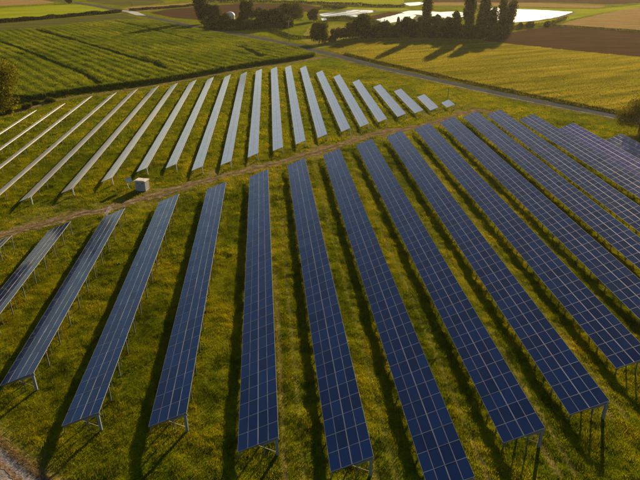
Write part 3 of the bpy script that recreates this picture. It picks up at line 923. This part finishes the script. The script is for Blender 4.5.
TREES = [
 # px, base, top, width, shape, material, label
 (69, 3.6, -3, 7, 'round', 'dark_leaf', 'small distant dark tree at the top edge by the road'),
 (203, 24, -12, 17, 'poplar', 'dark_leaf', 'tall dark tree at the left end of the tree belt, rising past the top edge'),
 (214, 25.5, 2, 16, 'round', 'dark_leaf', 'dark round tree right of the tall one at the left end of the belt'),
 (224, 27, 11, 16, 'bush', 'dark_leaf', 'low dark rounded tree in front of the white domed tank'),
 (247, 25.5, -2, 17, 'round', 'dark_leaf', 'high domed dark tree just right of the white tank'),
 (241, 27, 15, 12, 'bush', 'dark_leaf', 'low dark tree at the foot of the high domed one'),
 (262, 27, 9, 17, 'round', 'dark_leaf', 'wide dark tree in the middle of the belt between tank and pole'),
 (275, 27, 9.5, 16, 'round', 'dark_leaf', 'broad dark tree left of the big round one near the pole'),
 (291, 24, 2.5, 22, 'round', 'bush', 'big round green tree behind the wooden pole'),
 (287, 27.5, 14.5, 14, 'bush', 'dark_leaf', 'small dark round tree overlapping the big round one at the pole'),
 (314, 21.5, 9, 12, 'round', 'bush', 'compact green tree at the left corner of the striped pond'),
 (319, 43.5, 23, 22, 'round', 'bush', 'nearest round green tree right beside the road bend'),
 (331.5, 41.8, 34, 7, 'bush', 'bush', 'small shrub like tree right of the roadside round tree'),
 (336, 40.8, 27, 10, 'round', 'golden', 'thin pale feathery tree between roadside tree and belt'),
 (343.5, 39.8, 27.5, 9, 'round', 'bush', 'slender green tree on a short trunk left of the golden one'),
 (352.5, 38.4, 20.5, 12, 'round', 'golden', 'golden green tree at the left end of the right hand belt'),
 (364, 38.4, 16.2, 20, 'round', 'dark_leaf', 'full dark tree at the left end of the right hand belt'),
 (385, 37.3, 21.5, 19, 'round', 'dark_leaf', 'domed dark tree below the white pond'),
 (397.6, 36.6, 17.5, 7, 'cone', 'dark_leaf', 'little pointed cypress sticking up from the belt'),
 (407, 36.8, 17.6, 15, 'round', 'dark_leaf', 'dark tree between the pointed cypress and the first poplar'),
 (418, 36.8, 15, 12, 'round', 'dark_leaf', 'dark tree leaning against the first tall poplar'),
 (426, 36.4, -9, 12.5, 'poplar', 'dark_leaf', 'first tall poplar, standing apart left of the others'),
 (437, 36.8, 14.5, 14, 'round', 'dark_leaf', 'dark tree right of the first tall poplar'),
 (452, 37, 11.5, 16, 'round', 'dark_leaf', 'broad dark tree between the first and second tall poplars'),
 (467, 37, -9, 14.5, 'poplar', 'dark_leaf', 'second tall poplar, thickest of the row'),
 (481, 38.4, 0.5, 16, 'poplar', 'dark_leaf', 'rounded poplar third in the row, airy at the top'),
 (491, 38.5, 10, 11, 'poplar', 'dark_leaf', 'shorter poplar in front of the gap in the row'),
 (500, 35.6, -1, 11, 'poplar', 'dark_leaf', 'left of the twin poplars at the right end of the row'),
 (509, 34, 2, 13, 'poplar', 'dark_leaf', 'right of the twin poplars at the right end of the row'),
 (376, 38, 27, 12, 'bush', 'dark_leaf', 'low dark bush filling the belt left of the domed tree'),
 (396, 37.4, 27, 15, 'bush', 'dark_leaf', 'low dark bush at the foot of the pointed cypress'),
 (428, 37.4, 25, 16, 'bush', 'dark_leaf', 'low dark bush at the foot of the first poplar'),
 (444, 37.6, 24, 15, 'bush', 'dark_leaf', 'low dark bush left of the second poplar'),
 (459, 38, 23, 15, 'bush', 'dark_leaf', 'low dark bush hugging the second poplar'),
 (474, 39, 22, 15, 'bush', 'dark_leaf', 'low dark bush between second and third poplars'),
 (499, 38.2, 23, 17, 'bush', 'dark_leaf', 'low dark bush below the twin poplars'),
 (412, 37.4, 26, 14, 'bush', 'dark_leaf', 'low dark bush left of the first poplar'),
 (520, 28.5, 23.5, 7, 'bush', 'bush', 'small bush on the bank right of the twin poplars'),
 (530, 27.5, 22, 9, 'bush', 'bush', 'second bush on the bank below the white pond corner'),
 (547, 26.5, 20.8, 8, 'bush', 'bush', 'round bush at the corner of the ploughed field'),
]
for t in TREES:
    sh = t[4]
    cat = 'bush' if sh == 'bush' else 'tree'
    grp = 'bushes at the foot of the tree belt' if cat == 'bush' else 'trees beyond the solar park'
    near = t[1] > 39
    tree_px(*t, cat=cat, group=grp, n=9000 if t[3] > 13 else 4500, leaf=.8 if not near else .55, trunk=.16 if (sh == 'round' and t[0] < 350 and t[6] != 'dark_leaf') else .03)

# trees and bushes close by
plant('broadleaf_tree', at(638.5, 132), 7.0, 12.5, 'round', M['golden'], 'spreading golden edged tree at the right edge shading the last solar row', 'tree', None, 9000, .30, .24)
plant('bush', at(-4, 112), 15.5, 18, 'bush', M['bright_golden'], 'large golden green bush at the left edge beside the corn', 'bush', None, 26000, .5, .02)
for px, py, h, w, l in ((17, 104, 2.2, 4, 'dark green bush right of the large golden one'), (27, 108.5, 1.7, 3.6, 'low green bush at the tip of the leftmost solar row'),
                        (9, 113, 1.6, 4, 'low bush under the large golden one at the left edge'), (36, 104, 1.1, 3, 'small weedy bush on the corner of the field path'),
                        (50, 101.5, .9, 4, 'flat weedy clump between corn and field path')):
    plant('bush', at(px, py), h, w, 'bush', M['bush'], l, 'bush', 'bushes by the corn field corner', 1800, .3, .02)

def hedge(line, h, w, m, label, n=5000, leaf=.5, name='hedge'):
    P = np.array(line)
    seg = np.linalg.norm(np.diff(P, axis=0), axis=1); cs = np.concatenate([[0], np.cumsum(seg)])
    s = RNG.random(n) * cs[-1]
    x = np.interp(s, cs, P[:, 0]); y = np.interp(s, cs, P[:, 1])
    hh = h * (.55 + .8 * fbm(s * .12, s * 0 + 5))
    C = np.stack([x + RNG.normal(size=n) * w * .35, y + RNG.normal(size=n) * w * .35, hh * RNG.random(n) ** .7 + .05], 1)
    V, F = cards(C, leaf)
    o = link(name, fast_mesh(name, V, F, m, np.clip(.5 + .3 * RNG.normal(size=n), 0, 1)))
    return tag(o, label, 'hedge')
hedge(W([(-40, 25.8), (0, 22.9), (40, 19.6), (80, 16), (121, 12.6)]), 2.2, 2.4, M['dark_leaf'], 'long dark hedge along the lower side of the bright young crop', 9000, .9)
hedge(W([(345, 54.6), (380, 63.3), (420, 72.2), (460, 81.2), (500, 89.8), (560, 102), (640, 117.5)]), .7, 1.3, M['bush'], 'low ragged hedge on the far side of the road', 9000, .35)
hedge(W([(270, 30), (290, 37.5), (300, 38.6), (318, 37.5)]), 1.3, 2.2, M['dark_leaf'], 'dark scrub hedge around the foot of the wooden pole', 3000, .5)
hedge(W([(205, 29.5), (235, 30.5), (262, 28.8), (285, 28)]), 1.8, 3, M['dark_leaf'], 'dark hedge below the tree belt left of the pole', 5000, .6)
hedge(W([(352, 38), (385, 37), (425, 37), (465, 38.2), (496, 38.6)]), 5.5, 6, M['dark_leaf'], 'tall dark thicket filling the foot of the right hand tree belt', 26000, .8)
hedge(W([(206, 26.5), (225, 27.6), (250, 27.6), (280, 27.8)]), 4.0, 5, M['dark_leaf'], 'dark thicket under the left hand tree belt', 10000, .8)
hedge(W([(130, 11), (165, 8.6), (206, 5)]), 1.6, 2, M['dark_leaf'], 'thin distant hedge above the brown field', 3000, .9)
hedge(W([(205, 2.5), (260, 2.4), (320, 4.2), (370, 6.6), (404, 7.4)]), 2.2, 2.5, M['dark_leaf'], 'long distant dark hedge below the topmost bright field', 6000, 1.0)
hedge(W([(500, 31), (522, 27.6), (548, 25.4), (566, 19)]), 1.6, 3, M['bush'], 'green hedge along the bank under the white pond', 4000, .5)
hedge(W([(552, 26.1), (580, 27.9), (610, 29.9), (640, 31.9), (700, 36)]), .9, 1.2, M['bush'], 'thin green hedge between ploughed field and stubble', 4000, .5)
hedge(W([(326, 20.6), (345, 19.6), (372, 22.6), (378, 25)]), 2.2, 4, M['dark_leaf'], 'dark hedge on the bank below the striped pond', 5000, .6)
hedge(W([(323, 8.4), (335, 9.4), (345, 8.2)]), 2.6, 3, M['bush'], 'green hedge tuft above the striped pond', 2000, .8)

# ------------------------------------------------------------------ crops and grasses (uncountable: one object each)
def blades(x, y, z, h, w, lean, nb, var_c, spread=.15):
    """nb pointed blades per tuft"""
    n = len(x)
    X = np.repeat(x, nb) + RNG.normal(size=n * nb) * spread
    Y = np.repeat(y, nb) + RNG.normal(size=n * nb) * spread
    Zb = np.repeat(z, nb)
    H = np.repeat(h, nb) * (.5 + .8 * RNG.random(n * nb))
    t = RNG.random(n * nb) * 2 * np.pi
    ln = lean * H * (.3 + RNG.random(n * nb))
    Wd = w * (.6 + .8 * RNG.random(n * nb)) if np.isscalar(w) else np.repeat(w, nb) * (.6 + .8 * RNG.random(n * nb))
    cx, cy = np.cos(t), np.sin(t)
    px, py = -cy, cx
    A = np.stack([X - px * Wd * .5, Y - py * Wd * .5, Zb - .03], 1)
    B = np.stack([X + px * Wd * .5, Y + py * Wd * .5, Zb - .03], 1)
    T = np.stack([X + cx * ln, Y + cy * ln, Zb + H], 1)
    V = np.stack([A, B, T], 1).reshape(-1, 3)
    F = np.arange(3 * n * nb).reshape(-1, 3)
    v = np.clip(np.repeat(var_c, nb) + RNG.normal(size=n * nb) * .13, 0, 1)
    return V, F, v

def in_view(x, y, z=0, m=25):
    """keep what the lens, or one a few steps aside, can see"""
    c, s = math.cos(R(CAM_YAW)), math.sin(R(CAM_YAW))
    a = x * c - y * s; yy = x * s + y * c
    cp, sp = math.cos(R(CAM_PITCH)), math.sin(R(CAM_PITCH))
    d = yy * cp + (CAM_H - z) * sp; v = yy * sp - (CAM_H - z) * cp
    return (d > 5) & (np.abs(a / d * CAM_F) < 320 + m * 2) & (v / d * CAM_F > -240 - m) & (v / d * CAM_F < 240 + m)

def scatter(n, x0, x1, y0, y1, cond):
    x = RNG.uniform(x0, x1, n); y = RNG.uniform(y0, y1, n)
    k = cond(x, y); return x[k], y[k]

def meadow_ok(x, y):
    ok = in_view(x, y)
    for ln, w in ((TRACK, 1.25), (CORNER_TRACK, 1.3), (EDGE_PATH, .75), (ROAD, 2.6)):
        d = line_dist(ln, x, y) + RNG.normal(size=len(x)) * .25
        ok &= d > w
    ok &= ~poly_mask(CORN, x, y) & ~poly_mask(WHEAT, x, y)
    i = np.nonzero(ok)[0]
    ok[i] = bare(x[i], y[i]) < .22 + .55 * RNG.random(len(i))
    return ok

def grass():
    Vs, Fs, vs = [], [], []
    k = 0
    for (n, y0, y1, x0, x1, h, w, nb, sp) in ((330000, 30, 75, -50, 60, .12, .045, 5, .16), (260000, 75, 130, -75, 100, .15, .07, 5, .2), (170000, 130, 235, -95, 115, .2, .12, 4, .25)):
        x, y = scatter(n, x0, x1, y0, y1, meadow_ok)
        keep = RNG.random(len(x)) < .35 + .9 * fbm(x * .35, y * .35, 3)
        x, y = x[keep], y[keep]
        c = fbm(x * .12 + 40, y * .12, 3) * .7 + fbm(x * .7, y * .7 + 30, 2) * .6 - .18
        hh = h * (.5 + 1.3 * fbm(x * .5 + 5, y * .5 + 80, 3))
        hh *= np.where(vnoise(x * 1.1 + 7, y * 1.1) > .72, 1.7, 1) * np.where(RNG.random(len(x)) < .04, 1.6, 1)
        V, F, v = blades(x, y, hgt(x, y), hh, w, .7, nb, c, sp)
        Vs.append(V); Fs.append(F + k); vs.append(v); k += len(V)
    o = link('grass', fast_mesh('grass', np.concatenate(Vs), np.concatenate(Fs), M['grass'], np.concatenate(vs)))
    kind(o, 'stuff', 'yellow green meadow grass growing between and under the solar rows', 'grass')
    # straw along the corner track
    P = np.array(CORNER_TRACK)
    s = RNG.random(5000) * (len(P) - 1)
    x = np.interp(s, range(len(P)), P[:, 0]) + RNG.choice([-1, 1], 5000) * (1.55 + np.abs(RNG.normal(size=5000)) * .45)
    y = np.interp(s, range(len(P)), P[:, 1]) + RNG.normal(size=5000) * .3
    kk = line_dist(CORNER_TRACK, x, y) > 1.2
    V, F, v = blades(x[kk], y[kk], hgt(x[kk], y[kk]), np.full(kk.sum(), .22), .045, 1.0, 5, RNG.random(kk.sum()), .15)
    kind(link('dry_grass', fast_mesh('dry_grass', V, F, M['drygrass'], v)), 'stuff', 'straw coloured dry grass edging the gravel track at the bottom left', 'grass')
grass()

CLINES = [(W([(-20, 39.5), (0, 44.5), (25, 53), (60, 68), (85, 78), (101, 88)]), 1.1), (W([(32, 30.5), (60, 39), (100, 51), (130, 60), (157, 67.5), (166, 72)]), 1.25),
          (W([(110, 22.5), (140, 29), (175, 38), (196, 44)]), 1.0), (W([(240, 49.5), (250, 53.5), (262, 60)]), 1.4), (W([(20, 56), (24, 58)]), 1.2)]
_ca, _cb = at(25, 53), at(101, 88)
_cd = (np.array(_cb) - np.array(_ca)) / math.dist(_ca, _cb)
def crow(x, y):
    """drill rows of the corn, parallel to the tractor lanes"""
    u = -x * _cd[1] + y * _cd[0]
    return np.sin(u * 2 * np.pi / 4.2 + 1.5 * vnoise(x * .05, y * .05)) * (.3 + .9 * vnoise(x * .04 + 9, y * .04))
def corn():
    xs = np.arange(min(p[0] for p in CORN), max(p[0] for p in CORN), 1.0)
    ys = np.arange(min(p[1] for p in CORN), max(p[1] for p in CORN), 1.0)
    X, Y = np.meshgrid(xs, ys)
    X = X + RNG.uniform(-.3, .3, X.shape); Y = Y + RNG.uniform(-.3, .3, Y.shape)
    ins = poly_mask(CORN, X, Y)
    Z = 1.35 + .7 * (fbm(X * .25, Y * .25, 3) - .5) + RNG.uniform(-.4, .4, X.shape) + .25 * crow(X, Y)
    for ln, w in CLINES:
        d = line_dist(ln, X, Y)
        Z = np.where(d < w * 1.6, .1, Z)
    Z = np.where(ins, Z, 0)
    V = np.stack([X.ravel(), Y.ravel(), Z.ravel()], 1)
    ny, nx = X.shape
    i = np.arange(nx * ny).reshape(ny, nx)
    any_ = (ins[:-1, :-1] | ins[:-1, 1:] | ins[1:, 1:] | ins[1:, :-1]).ravel()
    F = np.stack([i[:-1, :-1].ravel(), i[:-1, 1:].ravel(), i[1:, 1:].ravel(), i[1:, :-1].ravel()], 1)[any_]
    used = np.unique(F); rm = np.full(len(V), -1); rm[used] = np.arange(len(used))
    kind(link('corn_field', fast_mesh('corn_field', V[used], rm[F], M['corn_base'])), 'stuff', 'dense green corn crop filling the field behind the solar park', 'corn')
    n = 330000
    xx0, xx1, yy0, yy1 = xs[0], xs[-1], ys[0], ys[-1]
    def ok(x, y):
        m = poly_mask(CORN, x, y) & in_view(x, y)
        for ln, w in CLINES: m &= line_dist(ln, x, y) > w * 1.35
        return m
    x, y = scatter(n, xx0, xx1, yy0, yy1, ok)
    z = 1.15 + .7 * (fbm(x * .25, y * .25, 3) - .5) + .25 * crow(x, y)
    c = fbm(x * .05, y * .05, 3) * .7 + fbm(x * .4, y * .4, 2) * .5 - .1 + .15 * crow(x, y)
    V, F, v = blades(x, y, z, np.full(len(x), .75), .16, .9, 4, c, .25)
    # full height plants along the near edge
    P = np.array(CORN[:13]); s = RNG.random(9000) * (len(P) - 1)
    x = np.interp(s, range(len(P)), P[:, 0]) + RNG.normal(size=9000) * .5; y = np.interp(s, range(len(P)), P[:, 1]) + RNG.random(9000) * .9
    V2, F2, v2 = blades(x, y, RNG.random(9000) * 1.2, np.full(9000, .9), .2, .7, 3, np.full(9000, .4), .2)
    kind(link('corn_leaves', fast_mesh('corn_leaves', np.concatenate([V, V2]), np.concatenate([F, F2 + len(V)]), M['corn'], np.concatenate([v, v2]))), 'stuff', 'corn leaves standing above the crop in the big green field', 'corn')
corn()

def wheat():
    def ok(x, y): return poly_mask(WHEAT, x, y) & in_view(x, y)
    xs = [p[0] for p in WHEAT]; ys = [p[1] for p in WHEAT]
    x, y = scatter(150000, min(xs), max(xs), min(ys), max(ys), ok)
    ang = .35
    u = x * math.cos(ang) + y * math.sin(ang); t = -x * math.sin(ang) + y * math.cos(ang)
    rows = fbm(u * .05, t * .5, 3)
    c = rows * .9 + fbm(x * .03, y * .03, 2) * .3 - .1
    V, F, v = blades(x, y, np.zeros(len(x)), .30 + .45 * (rows - .3).clip(0), .22, .9, 4, c, .3)
    kind(link('cereal_crop', fast_mesh('cereal_crop', V, F, M['wheat'], v)), 'stuff', 'ripening yellow green cereal crop beyond the road', 'cereal crop')
wheat()

# ------------------------------------------------------------------ evening haze
def haze():
    b = MB(); b.box(-3900, 6200, -3900, 6200, -1.2, 46.0)
    m = bpy.data.materials.new('evening_haze'); m.use_nodes = True
    n = m.node_tree; n.nodes.clear()
    o = n.nodes.new('ShaderNodeOutputMaterial'); v = n.nodes.new('ShaderNodeVolumePrincipled')
    v.inputs['Color'].default_value = (1.0, .90, .72, 1)
    v.inputs['Density'].default_value = HAZE
    v.inputs['Anisotropy'].default_value = .5
    n.links.new(v.outputs[0], o.inputs['Volume'])
    h = b.build('haze', m)
    kind(h, 'stuff', 'thin golden evening haze over the fields', 'haze')
HAZE = .00004
haze()
